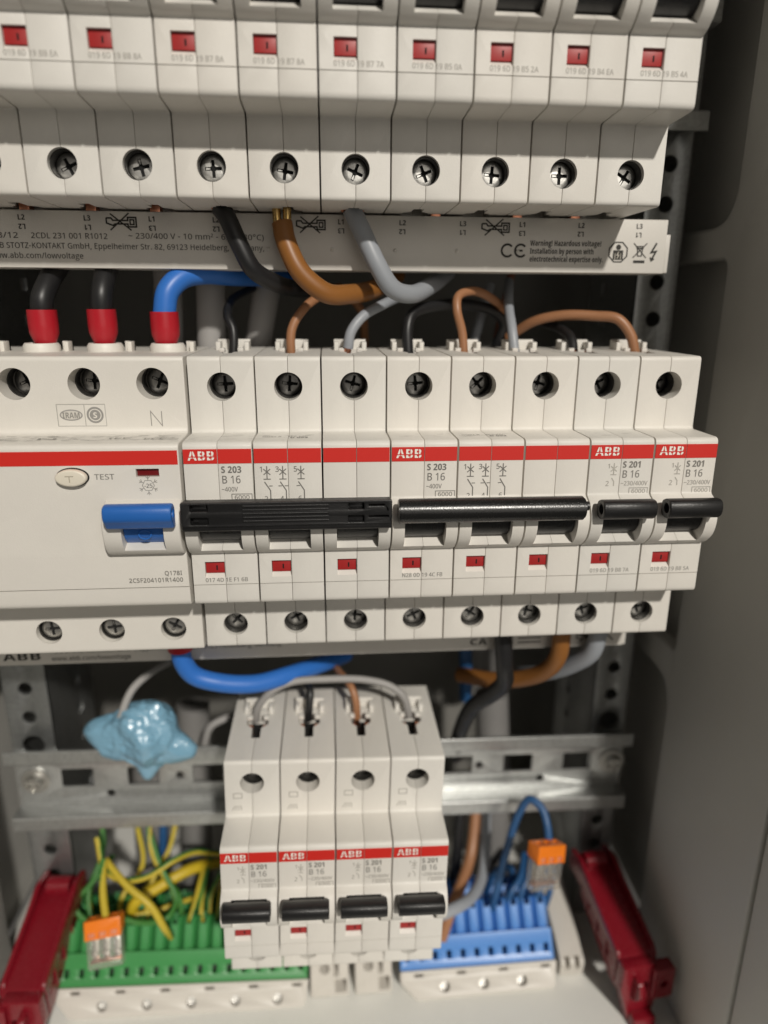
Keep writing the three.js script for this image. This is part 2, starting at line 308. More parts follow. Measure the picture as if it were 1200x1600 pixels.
const symbols1 = (c) => { text(c, '1', 0.2, 1.5, 1.7, { color: VL }); line(c, [[2, 0.2], [2, 3.3]], 0.2, VL); line(c, [[1.2, 3.3], [2.8, 3.3]], 0.2, VL); for (const s of [-1, 1]) line(c, [[1.2, 1.7 - s * 0.7], [2.8, 1.7 + s * 0.7]], 0.2, VL); text(c, '2', 0, 6.4, 1.9, { color: VL }); line(c, [[1.6, 4.2], [2.3, 5.2], [2.3, 6.4]], 0.22, VL); };
const whiteLogo = (o, x) => print(o, 'logo', 7.6, 2.8, [x + 5, 18.2, 0.12], (c) => logo(c, '#f2ece4', true, 6.7, 2.6));
const topSmudge = (o, key, x, w, n) => print(o, 'smudge' + key, w, 9, [x + w / 2, 21.86, -7.2], (c) => smudge(c, w, 9, n, 'rgba(90,88,84,'), true);

// single-pole breakers: one of the kind, then its copies
const solo = thing('circuit_breaker', 'white single-pole breaker marked S 201 B 16, second from right in middle row', 'circuit breaker', [105, 0, 0], 'single-pole circuit breakers');
addPole(solo, 0, { turn: 0.5 });
mesh('handle', G.bar, M.black, solo);
print(solo, 's201', 8.6, 11.6, [13, 10.3, 0.06], rating(201)); print(solo, 'sym1', 3.4, 7, [6.6, 11.9, 0.06], symbols1); whiteLogo(solo, 0);
const bare = solo.clone();
serial(solo, 0, '019 6D 19 B8 7A'); topSmudge(solo, 'a', 0.5, 16, 5);
const solo2 = copy(bare, 'circuit_breaker', 'white single-pole breaker marked S 201 B 16, at the right end of the middle row', [122.5, 0, 0]); serial(solo2, 0, '019 6D 19 B8 5A');
const reset = (o, top, low, d1, d2) => { let n = 0; o.traverse((m) => { if (m.name === 'terminal_screw') { const first = n++ === 0; m.material = first ? top : low; m.rotation.z = rnd() * 3; m.position.z = (-14 - (first ? d1 : d2)) * S; } }); };
const topSerial = ['019 6D 19 BA 6A', '019 6D 19 BB EA', '019 6D 19 B8 8A', '019 6D 19 B7 BA', '019 6D 19 B7 8A', '019 6D 19 B7 7A', '019 6D 19 B5 0A', '019 6D 19 B5 2A', '019 6D 19 B4 EA', '019 6D 19 B5 4A'];
const topSay = ['in the top row cut off by the left photo edge', 'in the top row whose red indicator is first from left', 'in the top row printed 019 6D 19 B8 8A', 'in the top row printed 019 6D 19 B7 BA', 'in the top row printed 019 6D 19 B7 8A', 'in the top row printed 019 6D 19 B7 7A', 'in the top row printed 019 6D 19 B5 0A', 'in the top row printed 019 6D 19 B5 2A', 'in the top row printed 019 6D 19 B4 EA', 'at the right end of the top row'];
for (let k = 0; k < 10; k++) {
  const o = copy(bare, 'circuit_breaker', 'white single-pole breaker ' + topSay[k], [-34.22 + 17.5 * (k - 1), 121.57, 0]);
  o.userData.group = 'single-pole circuit breakers'; reset(o, M.steel, M.steel, 8, 3.2 + rnd() * 1.6); serial(o, 0, topSerial[k], VL);
}
const lowSay = ['leftmost of four, grey wire in its top', 'second from left, black wire in its top', 'third from left, brown wire in its top', 'rightmost of four, beside the blue terminal block'];
for (let k = 0; k < 4; k++) {
  const t = -0.0243, d = 17.5 * k - 35, o = copy(bare, 'circuit_breaker', 'white bottom row breaker, ' + lowSay[k], [36.2 + d * Math.cos(t), -124.2 + d * Math.sin(t), 0]);
  o.rotation.z = t; reset(o, M.steel, M.steel, 7.8, 5);
  print(o, 'mark' + (k % 2), 5, 8, [4.2, 27, -13.94], (c) => { c.strokeStyle = VL; c.lineWidth = 0.25; c.strokeRect(1.2, 0.6, 2.6, 1.8); for (let i = 0; i < 4; i++) line(c, [[0.6 + i, 7], [1.6 + i * 0.6, 5.2]], 0.25, VL); });
}

// three-pole breakers
function triple(x, label, serialText) {
  const o = thing('three_pole_breaker', label, 'circuit breaker', [x, 0, 0]);
  for (let k = 0; k < 3; k++) addPole(o, 17.5 * k, { depth: 7.6 + rnd() * 0.8, lowDepth: 3.4 + rnd() * 1.4 });
  print(o, 's203', 8.6, 11.6, [13.2, 10.3, 0.06], rating(203)); whiteLogo(o, 0);
  print(o, 'sym3', 15, 10, [26, 10.9, 0.06], (c) => { pole(c, 2.4, 0.3, '1', '2', 0, 1, GR); pole(c, 6.4, 0.3, '3', '4', 1, 1, GR); pole(c, 11, 0.3, '5', '6', 1, 0, GR); });
  serial(o, 0, serialText, '#8a8782'); topSmudge(o, 't' + x, 1, 33, 26);
  print(o, 'stamp' + x, 15, 5, [26, 21.87, -6], (c) => { text(c, 'GOST R', 1, 2, 1.5, { color: '#8d8a85' }); text(c, 'ECC EAC', 7.6, 1.8, 1.4, { color: '#807d78' }); text(c, 'D 092', 8.2, 3.8, 1.8, { color: '#74716c', bold: 'bold' }); }, true);
  return o;
}
const t1 = triple(0, 'white three-pole breaker marked S 203 B 16 with a flat ribbed black handle', '017 4D 1E F1 6B');
{
  const s = rect(0.3, 2.2, 52.2, 8.5, 0.5);
  hole(s, rect(2.6, 6.2, 6.9, 7.9, 0.3), rect(2.6, 2.9, 6.9, 4.7, 0.3), rect(41.2, 6.2, 45.2, 7.9, 0.3), rect(41.2, 2.9, 45.2, 4.7, 0.3), rect(46.4, 7, 50.3, 7.5, 0.2), rect(46.4, 4.1, 52, 4.6, 0));
  const h = mesh('handle', merge(extrude(s, 1.5, 0.25).translate(0, 0, 7), extrudeX([[4, 8.2, 0.4], [6.6, 8.2, 0.4], [6.6, 1.6, 0.4], [4, 1.6, 0.4]], 0.5, 52, 0.2), extrudeX([[4.5, 2.5, 0.4], [8.1, 2.5, 0.5], [8, 0.9, 0.7], [4.5, 0.7, 0.4]], 0.3, 52.2, 0.25)), M.black, t1);
  for (let k = 0; k < 5; k++) mesh('grip_rib', extrudeX([[8.3, 3.45 + k * 0.95, 0.1], [8.85, 3.55 + k * 0.95, 0.2], [8.85, 3.95 + k * 0.95, 0.2], [8.3, 4.05 + k * 0.95, 0.1]], 15.3, 36.4, 0.1, 1), M.black, h);
  for (const y of [7, 3.7]) for (const x of [4.7, 43.2]) mesh('latch_tab', box(x - 1.7, x + 1.7, y - 0.6, y + 0.6, 6.5, 7.1, 0.2), M.black, h);
}
const t2 = triple(52.5, 'white three-pole breaker marked S 203 B 16 with a round glossy black handle bar', 'N28 0D 19 4C FB');
{
  const h = mesh('handle', merge(cylX(5, 6.6, 1.7, 49, 3.15, 48), cylX(5, 6.6, 1.45, 1.7, 2.9, 48), cylX(5, 6.6, 49, 49.5, 2.7, 48)), M.blackGloss, t2, [0, 0, 0], 0.5);
  mesh('end_pin', merge(cylX(5.4, 6.2, 49.4, 50.9, 1.2), cylX(4, 5.2, 49.4, 50.6, 0.7)), M.black, h);
}

// residual current breaker
const rcd = thing('residual_current_breaker', 'wide white four-pole residual current breaker with blue lever and TEST button', 'residual current breaker', [0, 0, 0]);
{
  const prof = [[-58, 41.9, 0.6], [-14, 41.9, 1.3], [-14, 21.9, 1.6], [0, 21.6, 1.6], [0, -8, 0], [-1, -22.7, 2], [-14, -23.4, 0.8], [-14, -42.4, 1.3], [-58, -42.4, 0.6]];
  const xs = [-61.4, -43.9, -26.4, -9];
  const body = cut(extrudeX(prof, -70, -0.75, 0.35, 3, 8), ...xs.map((x) => cylZ(x, 34.9, -26, -10, 4.1, 4.1, 48)), ...xs.map((x) => cylZ(x - 0.1, -35.5, -26, -10, 3.6, 3.6, 40)),
    box(-11.6, -5.9, 13.2, 15.3, -2, 1), box(-15.4, -4.7, -5, 4.6, -6, 2), box(-72, 1, -17.1, -16.85, -1.6, 1), ...xs.map((x) => extrude(disc(x + 0.2, 34, 3.5), 9, 0).rotateX(-Math.PI / 2).translate(0, 35, 0)));
  mesh('body', body, M.white, rcd, [0, 0, 0], 0.6);
  mesh('red_stripe', box(-69.7, -1.1, 16.3, 19.9, -0.3, 0.08), M.red, rcd);
  mesh('status_window', box(-11.5, -6, 13.3, 15.2, -1.9, -1, 0.1), M.darkflag, rcd);
  const housing = cut(extrudeX([[-2, 7.4, 0.4], [0.6, 7.2, 1], [4, 5.2, 1.6], [5.4, 2, 2], [4.9, -3, 2.2], [2.6, -6.4, 1.6], [-1.5, -7.8, 0.6]], -19.9, -0.8, 0.5, 3, 8), extrudeX([[9, 5], [-6, 5], [-6, -1.5], [0.6, -3.6], [6.5, -6.6], [9, -9]], -15.2, -4.9, 0));
  mesh('lever_housing', housing, M.white, rcd, [0, 0, 0], 0.6);
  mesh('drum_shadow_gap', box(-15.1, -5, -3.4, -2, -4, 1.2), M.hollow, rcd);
  const lv = mesh('lever', cylX(1, -1.6, -15, -5.1, 5.4, 48), M.blue, rcd);
  mesh('dimple', extrude(hole(disc(-9.8, 0, 1.7, 1, 0.8), disc(-9.8, 0, 1.3, 1, 0.75)), 0.35, 0.08, 1, 20).translate(0, -0.8, 3.55), M.blue, lv);
  mesh('handle', merge(extrudeX(hole(poly([[-5, 6.8, 1], [-6.6, 8.4, 1.4], [-9.7, 8, 1.6], [-10, 4.8, 1.6], [-8.6, 3.3, 1], [-7.6, 1.9, 0.6], [-5.4, 1.7, 0.5]]), disc(-7.6, 5.8, 1)), -18, -1.6, 0.5, 3), extrudeX([[2, 5, 0.5], [2.5, 0.6, 0.5], [6, 2.4, 0.5], [6.5, 5, 0.5]], -14.6, -5.4, 0.2)), M.blue, lv);
  mesh('test_button_recess', extrude(disc(-27, 13.4, 4.05, 1, 0.6), 0.1, 0, 1, 24).translate(0, 0, 0.02), M.hollow, rcd);
  const tb = mesh('test_button', extrude(disc(-27, 13.45, 3.8, 1, 0.57), 1.9, 0.5, 3, 24).translate(0, 0, 0.05), M.cream, rcd);
  print(tb, 'T', 2.4, 2.2, [-27.2, 13.4, 1.97], (c) => { line(c, [[0.2, 0.5], [2.2, 0.5]], 0.16, '#a9a08c'); line(c, [[1.2, 0.5], [1.2, 2]], 0.16, '#a9a08c'); });
  print(rcd, 'TEST', 5.6, 2.2, [-19.3, 13.45, 0.06], (c) => text(c, 'TEST', 0.3, 1.85, 1.95, { w: 4.9, color: '#807d78' }));
  print(rcd, 'flake', 5.2, 5.2, [-8.8, 11, 0.06], (c) => { for (let i = 0; i < 6; i++) { c.save(); c.translate(2.6, 2.6); c.rotate(i * Math.PI / 3); line(c, [[0, -1.4], [0, -2.5]], 0.1, '#86837e'); line(c, [[-0.5, -2.3], [0, -1.8], [0.5, -2.3]], 0.1, '#86837e'); line(c, [[-0.75, -1.3], [0.75, -1.3]], 0.1, '#86837e'); c.restore(); } text(c, '-25', 2.6, 3.2, 1.5, { color: '#6d6a66', align: 'center' }); });
  print(rcd, 'code', 16, 4.4, [-9.5, -13.7, 0], (c) => { text(c, 'Q178I', 15.3, 1.8, 1.75, { w: 4.6, color: '#8b8883', align: 'right' }); text(c, '2CSF204101R1400', 15.4, 3.75, 1.75, { w: 14, color: '#8b8883', align: 'right' }); }).rotation.x = 0.068;
  print(rcd, 'iram', 13, 6.4, [-27.8, 26.7, -13.94], (c) => {
    c.strokeStyle = '#b5b2ac'; c.lineWidth = 0.14; c.strokeRect(0.3, 0.3, 12.3, 5.7); line(c, [[7.3, 0.3], [7.3, 6]], 0.12, '#b5b2ac');
    c.fillStyle = '#93918e'; c.beginPath(); c.ellipse(3.8, 3.1, 2.9, 1.45, 0, 0, 7); c.fill(); c.fillStyle = '#c9c5be'; c.beginPath(); c.ellipse(3.8, 3.1, 2.6, 1.15, 0, 0, 7); c.fill(); text(c, 'IRAM', 3.8, 3.9, 2.1, { w: 4.6, color: '#86847f', align: 'center', bold: 'bold' });
    c.strokeStyle = '#908e8a'; c.lineWidth = 0.45; c.beginPath(); c.arc(9.9, 3.1, 1.9, 0, 7); c.stroke(); c.fillStyle = '#908e8a'; c.beginPath(); c.arc(9.9, 3.1, 1.35, 0, 7); c.fill(); text(c, 'S', 9.9, 3.9, 2.2, { color: '#d8d4cc', align: 'center', bold: 'bold' });
  });
  print(rcd, 'N', 4, 4.8, [-8.6, 25.8, -13.94], (c) => line(c, [[0.5, 4.4], [0.5, 0.5], [3.3, 4.4], [3.3, 0.5]], 0.16, '#8f8c87'));
  print(rcd, 'rcdsmudge', 58, 9, [-30.5, 21.95, -7], (c) => { smudge(c, 58, 9, 260, 'rgba(92,90,88,'); for (const x of [5, 22, 40, 49]) text(c, ['CEI', 'N', 'IEC', 'ECC'][[5, 22, 40, 49].indexOf(x)], x, 5 + rnd() * 2, 2.2, { w: 6, color: '#9a9792' }); }, true).rotation.x = -Math.PI / 2 + 0.02;
  for (const x of xs) {
    const a = withRecess(mesh('terminal_screw', screwBig, M.darkSteel, rcd, [x + 0.2, 34.9, -22.4])); a.rotation.z = rnd() * 3;
    const b = withRecess(mesh('terminal_screw', screwLow, M.steel, rcd, [x - 0.1, -35.5, -16.6])); b.rotation.z = rnd() * 3;
    mesh('screw_sleeve', G.linerBig, M.sleeve, rcd, [x, 34.9, -14]); mesh('screw_sleeve', G.linerMid, M.sleeve, rcd, [x - 0.1, -35.5, -14]);
    mesh('terminal_collar', new THREE.LatheGeometry([[3.5, 0], [4.9, 0], [4.9, 1.6], [4.4, 2.4], [3.7, 2.4], [3.5, 2]].map((p) => new THREE.Vector2(...p)), 40), M.white, rcd, [x + 0.2, 41.8, -35]);
    mesh('wire_guide', merge(box(4.9, 7.6, 0, 2.8, -3, -1.8, 0.2), box(6.4, 7.6, 0, 2.8, -3, 1.5, 0.2)), M.white, rcd, [x, 41.8, -36]);
  }
}

// slight tone differences between mouldings
const tones = [[0.745, 0.725, 0.68], [0.715, 0.69, 0.64], [0.74, 0.712, 0.66], [0.71, 0.69, 0.645]].map((c, i) => { const m = M.white.clone(); m.color = lin(...c); m.roughness = 0.56 + 0.04 * i; return m; });
scene.children.filter((o) => /breaker/.test(o.name)).forEach((o, i) => { const m = tones[(i * 7 + 3) % 4]; o.traverse((k) => { if (k.material === M.white) k.material = m; }); });

// ---------------------------------------------------------------- comb busbars
const STRIPES = [];
function busbar(name, x0, x1, y0, y1, label, draw, pins, key) {
  const o = thing(name, label, 'busbar', [(x0 + x1) / 2, y0, -40]), w = (x1 - x0) / 2, h = y1 - y0;
  mesh('housing', box(-w, w, 0, h, -5.5, 4.5, 0.35), M.strip, o);
  mesh('end_cap', box(w - 0.02, w + 1.3, 0.2, h - 4, -5, 4.2, 0.3), M.strip, o);
  for (const x of pins) mesh('copper_pin', box(x - 1.4 - (x0 + x1) / 2, x + 1.4 - (x0 + x1) / 2, h - 1, h + 4, 0.4, 4, 0.3), M.copper, o);
  for (let x = -11.4; x < w - 40; x += 17.8) mesh('moulded_pip', new THREE.SphereGeometry(0.55, 14, 10).scale(1, 1, 0.6), M.strip, o, [x + 1.7, 5.6, 4.5]);
  const c = document.createElement('canvas'); c.width = 2048; c.height = Math.ceil(2048 * (h - 0.8) / (x1 - x0));
  const g = c.getContext('2d'), k = 2048 / (x1 - x0); g.scale(k, k); draw(g, (x) => x - x0, (y) => y1 - 0.4 - y);
  const t = new THREE.CanvasTexture(c); t.colorSpace = THREE.SRGBColorSpace; t.magFilter = THREE.LinearFilter;
  const p = new THREE.PlaneGeometry(x1 - x0, h - 0.8).scale(S, S, S); p.userData.done = true;
  const m = mesh('printed_marking', p, new THREE.MeshStandardMaterial({ map: t, transparent: true, roughness: 0.6 }), o, [0, h / 2, 4.56]); m.castShadow = false;
  return o;
}
const INK = '#26241f';
const upDown = (c, a, b, x, y) => { text(c, a, x, y, 1.85, { color: INK, align: 'center', bold: 'bold' }); c.save(); c.translate(x, y + 1); c.rotate(Math.PI); text(c, b, 0, 0.25 - 0.25, 1.85, { color: INK, align: 'center', bold: 'bold' }); c.restore(); };
const noDriver = (c, x, y) => { line(c, [[x - 3.9, y - 0.9], [x - 2.6, y - 0.9], [x - 2.2, y - 0.3], [x + 1.8, y - 0.3], [x + 1.8, y - 1.1], [x + 4, y - 1.1], [x + 4, y + 1.3], [x + 1.8, y + 1.3], [x + 1.8, y + 0.6], [x - 1.6, y + 0.6], [x - 2.2, y + 1], [x - 3.9, y + 0.4], [x - 3.9, y - 0.9]], 0.4, INK); c.strokeStyle = INK; c.lineWidth = 0.35; c.strokeRect(x + 2.4, y - 0.5, 1, 1.2); line(c, [[x - 2.8, y - 2], [x + 2.6, y + 2.2]], 0.35, INK); line(c, [[x + 2.2, y - 2.2], [x - 3, y + 2.2]], 0.35, INK); };
busbar('comb_busbar', -75, 136.2, 64.3, 79.1, 'pale plastic comb busbar strip with printed warning text under the top row', (c, X, Y) => {
  const L = [['L1', 'L3'], ['L2', 'L2'], ['L3', 'L1']];
  for (let k = 0; k < 12; k++) upDown(c, ...L[(k + 0) % 3 === 0 ? 0 : (k % 3)], X(-62.2 + 17.25 * k), Y(76.5));
  for (const x of [-70, -18.7, 32.8, 85.2]) noDriver(c, X(x), Y(76.4));
  text(c, 'PS 3/12', X(-55.6), Y(71.9), 2.15, { w: 9.4, color: INK }); text(c, '2CDL 231 001 R1012', X(-43), Y(71.9), 2.15, { w: 20.4, color: INK }); text(c, '~ 230/400 V - 10 mm² - 63 A (30°C)', X(-17.2), Y(72.1), 2.15, { w: 37, color: INK });
  text(c, 'ABB STOTZ-KONTAKT GmbH, Eppelheimer Str. 82, 69123 Heidelberg, Germany,', X(-54.2), Y(69.3), 2.15, { w: 74, color: INK }); text(c, 'www.abb.com/lowvoltage', X(-54.6), Y(66.7), 2.1, { w: 25, color: INK });
  c.strokeStyle = INK; c.lineWidth = 0.55; c.beginPath(); c.arc(X(89), Y(70.2), 1.65, 0.7, 5.58); c.stroke(); c.beginPath(); c.arc(X(92.9), Y(70.2), 1.65, 0.7, 5.58); c.stroke(); line(c, [[X(91.3), Y(70.2)], [X(93.5), Y(70.2)]], 0.5, INK);
  ['Warning! Hazardous voltage!', 'Installation by person with', 'electrotechnical expertise only.'].forEach((s, i) => text(c, s, X(95.6), Y(71.6 - 2.15 * i), 1.95, { w: [21.1, 19, 22][i], color: INK, bold: 'bold' }));
  const ox = X(121.9), oy = Y(70.1); c.strokeStyle = INK; c.lineWidth = 0.35; c.beginPath(); for (let i = 0; i < 8; i++) c.lineTo(ox + 2.9 * Math.cos(Math.PI / 8 + i * Math.PI / 4), oy + 2.9 * Math.sin(Math.PI / 8 + i * Math.PI / 4)); c.closePath(); c.stroke();
  c.fillStyle = INK; c.beginPath(); c.arc(ox, oy - 1.35, 0.75, 0, 7); c.fill(); c.fillRect(ox - 1.5, oy - 0.5, 3, 2.6); c.fillStyle = '#c8c2b6'; c.fillRect(ox - 0.95, oy + 0.3, 0.2, 1.8); c.fillRect(ox + 0.75, oy + 0.3, 0.2, 1.8); line(c, [[ox + 0.2, oy - 0.1], [ox - 0.3, oy + 0.8], [ox + 0.3, oy + 0.8], [ox - 0.2, oy + 1.8]], 0.25, '#c8c2b6');
  const bx = X(128.4), by = Y(70.6); c.strokeStyle = INK; c.lineWidth = 0.3; c.strokeRect(bx - 0.95, by - 1.1, 1.9, 0.45); line(c, [[bx - 0.8, by - 0.6], [bx - 0.55, by + 1.5], [bx + 0.55, by + 1.5], [bx + 0.8, by - 0.6]], 0.3, INK); line(c, [[bx - 2, by - 2], [bx + 2, by + 2]], 0.28, INK); line(c, [[bx + 2, by - 2], [bx - 2, by + 2]], 0.28, INK); c.fillStyle = INK; c.fillRect(bx - 1.7, by + 2.7, 3.4, 0.75);
  const zx = X(132.6), zy = Y(70.3); line(c, [[zx + 0.7, zy - 2.4], [zx - 0.7, zy + 0.2], [zx + 0.7, zy - 0.1], [zx - 0.5, zy + 2.3]], 0.5, INK); line(c, [[zx - 0.9, zy + 1.5], [zx - 0.5, zy + 2.5], [zx + 0.3, zy + 1.9]], 0.4, INK);
}, [-44, -26.5, -9.5, 68, 91.5, 108.5]);
busbar('comb_busbar', -84, 136.4, -57.2, -43, 'pale plastic comb busbar strip half hidden under the middle row', (c, X, Y) => {
  text(c, 'ABB', X(-68.6), Y(-55.3), 3.6, { w: 12, color: INK, bold: 'bold' });
  text(c, 'ABB STOTZ-KONTAKT GmbH, Eppelheimer Str. 82, 69123 Heidelberg, Germany,', X(-53.6), Y(-53.2), 2.1, { w: 74, color: INK }); text(c, 'www.abb.com/lowvoltage', X(-53.6), Y(-55.9), 2.1, { w: 25, color: INK });
  text(c, 'CA', X(83), Y(-55.2), 3, { w: 6, color: INK, bold: 'bold' }); text(c, 'K', X(96.6), Y(-55), 2.6, { color: INK, bold: 'bold' });
  for (const y of [-53.2, -54.8]) line(c, [[X(99.6), Y(y)], [X(107.6), Y(y)]], 0.5, '#57544e');
  noDriver(c, X(124), Y(-53.4)); line(c, [[X(130), Y(-52)], [X(133), Y(-55)]], 0.5, INK);
}, []);

// ---------------------------------------------------------------- cables and wires
const lastParts = {};
function cable(name, label, category, path, r, mat, parts = [], group, seg = 70) {
  const p0 = path[0], o = thing(name, label, category, p0, group), rel = path.map((p) => [p[0] - p0[0], p[1] - p0[1], p[2] - p0[2]]);
  mesh('insulation', capped(rel, r, seg, 16), mat, o, [0, 0, 0], 0);
  for (const f of parts) f(o, rel);
  return o;
}
const bareEnd = (r, len, strands = 0) => (o, rel) => {   // bare copper before the first point
  const a = V3(...rel[0]), d = a.clone().sub(V3(...rel[1])).normalize(), e = (k, x = 0) => a.clone().addScaledVector(d, k).add(V3(x, 0, 0)).toArray();
  if (strands) for (let i = 0; i < strands; i++) { const x = (i - (strands - 1) / 2) * r * 2.1; mesh('copper_strand', capped([e(-0.6, x), e(len * 0.5, x), e(len, x)], r, 8, 10), M.copper, o, [0, 0, 0], 0); }
  else mesh('copper_end', capped([e(-0.5), e(len * 0.5), e(len)], r, 8, 12), M.copper, o, [0, 0, 0], 0);
};
const brassEnd = (o) => { for (const x of [-1.4, 1.4]) mesh('bare_conductor', capped([[x * 0.8, -1.2, 0], [x, 1.5, 0], [x, 6, 0]], 1.15, 8, 12), M.brass, o, [0, 0, 0], 0); };
M.brass = std([0.62, 0.42, 0.16], 0.25, { metalness: 1 });
const ferrule = (dir) => (o) => mesh('ferrule_collar', new THREE.LatheGeometry([[3.25, 9], [3.95, 9], [4.0, 5], [3.9, 2.6], [2.9, 0], [2.6, -4], [0.1, -4]].map((p) => new THREE.Vector2(...p)).reverse(), 40).scale(1, dir, 1).translate(0, dir > 0 ? -8.2 : 8.2, 0), M.ferrule, o);
cable('cable', 'thick black cable from the top row in front of the printed busbar strip', 'cable', [[8.7, 79.8, -31], [10.2, 78, -30], [13.8, 70, -29], [16.8, 64.3, -30], [21.5, 61.2, -35], [26.4, 59.7, -45], [34.9, 59.7, -60]], 2.5, M.pvcBlack, [bareEnd(0.45, 3, 5)]);
cable('cable', 'thick brown cable with two bare brass ends curving below the top row', 'cable', [[25.2, 76.2, -30.5], [26, 71.8, -29.5], [29.9, 63.5, -28.5], [36.8, 58.1, -30], [43.3, 57.9, -35], [51.4, 59.6, -46], [59.7, 64.3, -62]], 2.8, M.pvcBrown, [brassEnd]);
cable('cable', 'thick grey cable curving below the top row right of the brown one', 'cable', [[44.2, 79.8, -31], [47.1, 73.7, -29.5], [51.1, 65.4, -28.5], [55.2, 59.6, -30], [60.8, 58, -35], [69.2, 61, -48], [76.4, 65.4, -62]], 2.6, M.pvcGrey, [bareEnd(0.5, 2.5, 6)]);
cable('cable', 'black cable in the leftmost red ferrule on the residual current breaker', 'cable', [[-42.9, 52.4, -36], [-42.3, 56, -36], [-41.2, 61, -40], [-40.3, 67, -49], [-40, 74, -60]], 3.05, M.pvcBlack, [ferrule(1)]);
cable('cable', 'black cable in the second red ferrule from the left on the residual current breaker', 'cable', [[-26.6, 52.6, -36], [-26, 57.4, -36], [-25.6, 62.7, -40], [-25, 69, -49], [-24, 75, -60]], 3.05, M.pvcBlack, [ferrule(1)]);
cable('cable', 'bright blue cable bending right out of a red ferrule above the middle row', 'cable', [[-9.3, 52, -36], [-7.9, 58.2, -36.5], [-4, 62.3, -39], [1.7, 63.6, -43], [9.1, 63.4, -50], [16.8, 63.5, -60], [26, 62, -70]], 3.2, M.pvcBlue, [ferrule(1)]);
cable('cable', 'bright blue cable hanging in a bow below the middle row from a red ferrule', 'cable', [[-11.6, -50, -31], [-11.3, -55, -31.2], [-8.3, -60.9, -32], [-0.1, -64.6, -33], [11, -67.1, -36], [21.4, -67.8, -42], [31.1, -70, -52], [41.9, -73.3, -66]], 3.1, M.pvcBlue, [ferrule(-1)]);
cable('cable', 'thick black cable bending left below the right end of the middle row', 'cable', [[93, -48, -30.5], [94.3, -60.9, -31], [95.8, -69.4, -35], [93.8, -78, -42], [88.9, -89.8, -52], [86.6, -104.7, -60], [87.5, -125.3, -72]], 3, M.pvcBlack);
cable('cable', 'thick brown cable curving left below the right end of the middle row', 'cable', [[113.1, -48, -30.5], [112.9, -58.6, -32], [110.7, -66.9, -37], [104.9, -74.3, -45], [96.7, -79.6, -54], [86.6, -83.9, -66]], 3, M.pvcBrown);
cable('cable', 'thick grey cable behind the brown one at the right end below the middle row', 'cable', [[125.8, -48, -30.5], [124.6, -57.4, -32], [120.7, -65.3, -38], [115.3, -73.8, -48], [109.6, -82.5, -62]], 3, M.pvcGrey);
cable('cable', 'dark blue cable rising behind the black cable below the middle row', 'cable', [[88.4, -60, -70], [89.8, -85.1, -70], [90.9, -99.2, -74]], 2.6, M.pvcNavy);
for (const [n, p, r] of [['grey sheathed cable behind the blue cable, left of the two others', [[-13, 80, -66], [-14.2, 53.9, -66], [-16.5, 10, -66]], 4.5], ['grey sheathed cable rising behind the first pole of the ribbed breaker', [[0.8, 80, -64], [-0.4, 54, -64], [-2.5, 10, -64]], 4.6], ['pale grey sheathed cable leaning behind the second pole of the ribbed breaker', [[21.5, 80, -66], [16, 52, -66], [7, 10, -66]], 4.4]]) cable('sheathed_cable', n, 'cable', p, r, M.sheath, [], null, 30);
for (const [n, p, r] of [['grey sheathed cable standing behind the yellow wires, left one', [[-42, -112, -96], [-44, -150, -92], [-46, -203, -90]], 7.5], ['grey sheathed cable standing behind the yellow wires, right one', [[-24, -112, -98], [-25, -150, -94], [-27, -203, -92]], 7], ['grey sheathed cable standing behind the blue wires', [[108, -112, -98], [110, -150, -94], [112, -203, -92]], 7.5], ['grey sheathed cable rising between the black and brown cables behind the right wiring', [[108, -50, -142], [110, -90, -140], [113, -135, -138]], 8]]) cable('sheathed_cable', n, 'cable', p, r, std([0.2, 0.195, 0.19], 0.6), [], null, 30);
const W = (label, path, mat, r = 1.33, end = 0) => cable('wire', label, 'wire', path, r, mat, end ? [bareEnd(r * 0.7, end)] : []);
W('black wire in the first pole of the ribbed three-pole breaker', [[9, 38, -38.5], [9.3, 47.8, -40], [7.7, 51.4, -42], [8.1, 56, -50], [13.5, 60, -62]], M.pvcBlack);
W('tan brown wire in the second pole of the ribbed three-pole breaker', [[26.2, 38, -38.5], [26.5, 47.9, -39], [30.2, 53.9, -41], [34.9, 57.4, -46], [41, 60.5, -58]], M.pvcTan);
W('pale grey wire with a bare copper tip in the third pole of the ribbed breaker', [[43, 42.6, -37.6], [43.8, 47.1, -37.5], [47.3, 51.6, -39], [54.2, 55.3, -44], [61, 57.9, -54]], M.pvcGrey, 1.5, 4);
W('tan brown wire deep behind the third pole of the ribbed breaker', [[49.8, 38, -72], [49.6, 45, -70], [48.7, 52.3, -66], [45.1, 57.3, -60]], M.pvcTan, 1.4);
W('black wire arching from the first pole of the round-handle breaker', [[61.2, 38, -38.5], [61, 48.9, -40], [62.7, 52.6, -42], [70.4, 54.8, -48], [81.6, 55.3, -54], [90.9, 53.3, -58], [95.2, 49.5, -60], [93.4, 40, -64]], M.pvcBlack, 1.7);
W('tan brown wire looping from the second pole of the round-handle breaker', [[78.2, 38, -38.5], [77.4, 47.1, -39], [75.6, 53.6, -39], [76.2, 57.6, -41], [81.6, 59.2, -45], [89.3, 56.9, -52], [95.7, 52.5, -60], [98.2, 42, -68]], M.pvcTan);
W('pale grey wire standing in the third pole of the round-handle breaker', [[94.4, 38, -38.8], [93.4, 48, -42], [94.1, 54.6, -50], [96.7, 62.6, -62]], M.pvcGrey, 1.5);
W('grey wire slanting behind the loop of the tan brown wire', [[86, 40, -66], [89, 50, -68], [93, 62, -72]], M.pvcGrey, 1.6);
W('rust brown wire slanting up behind the pale grey wire', [[96, 44, -72], [97.1, 50.3, -72], [99.3, 58.8, -74], [101.5, 68, -76]], M.pvcRust);
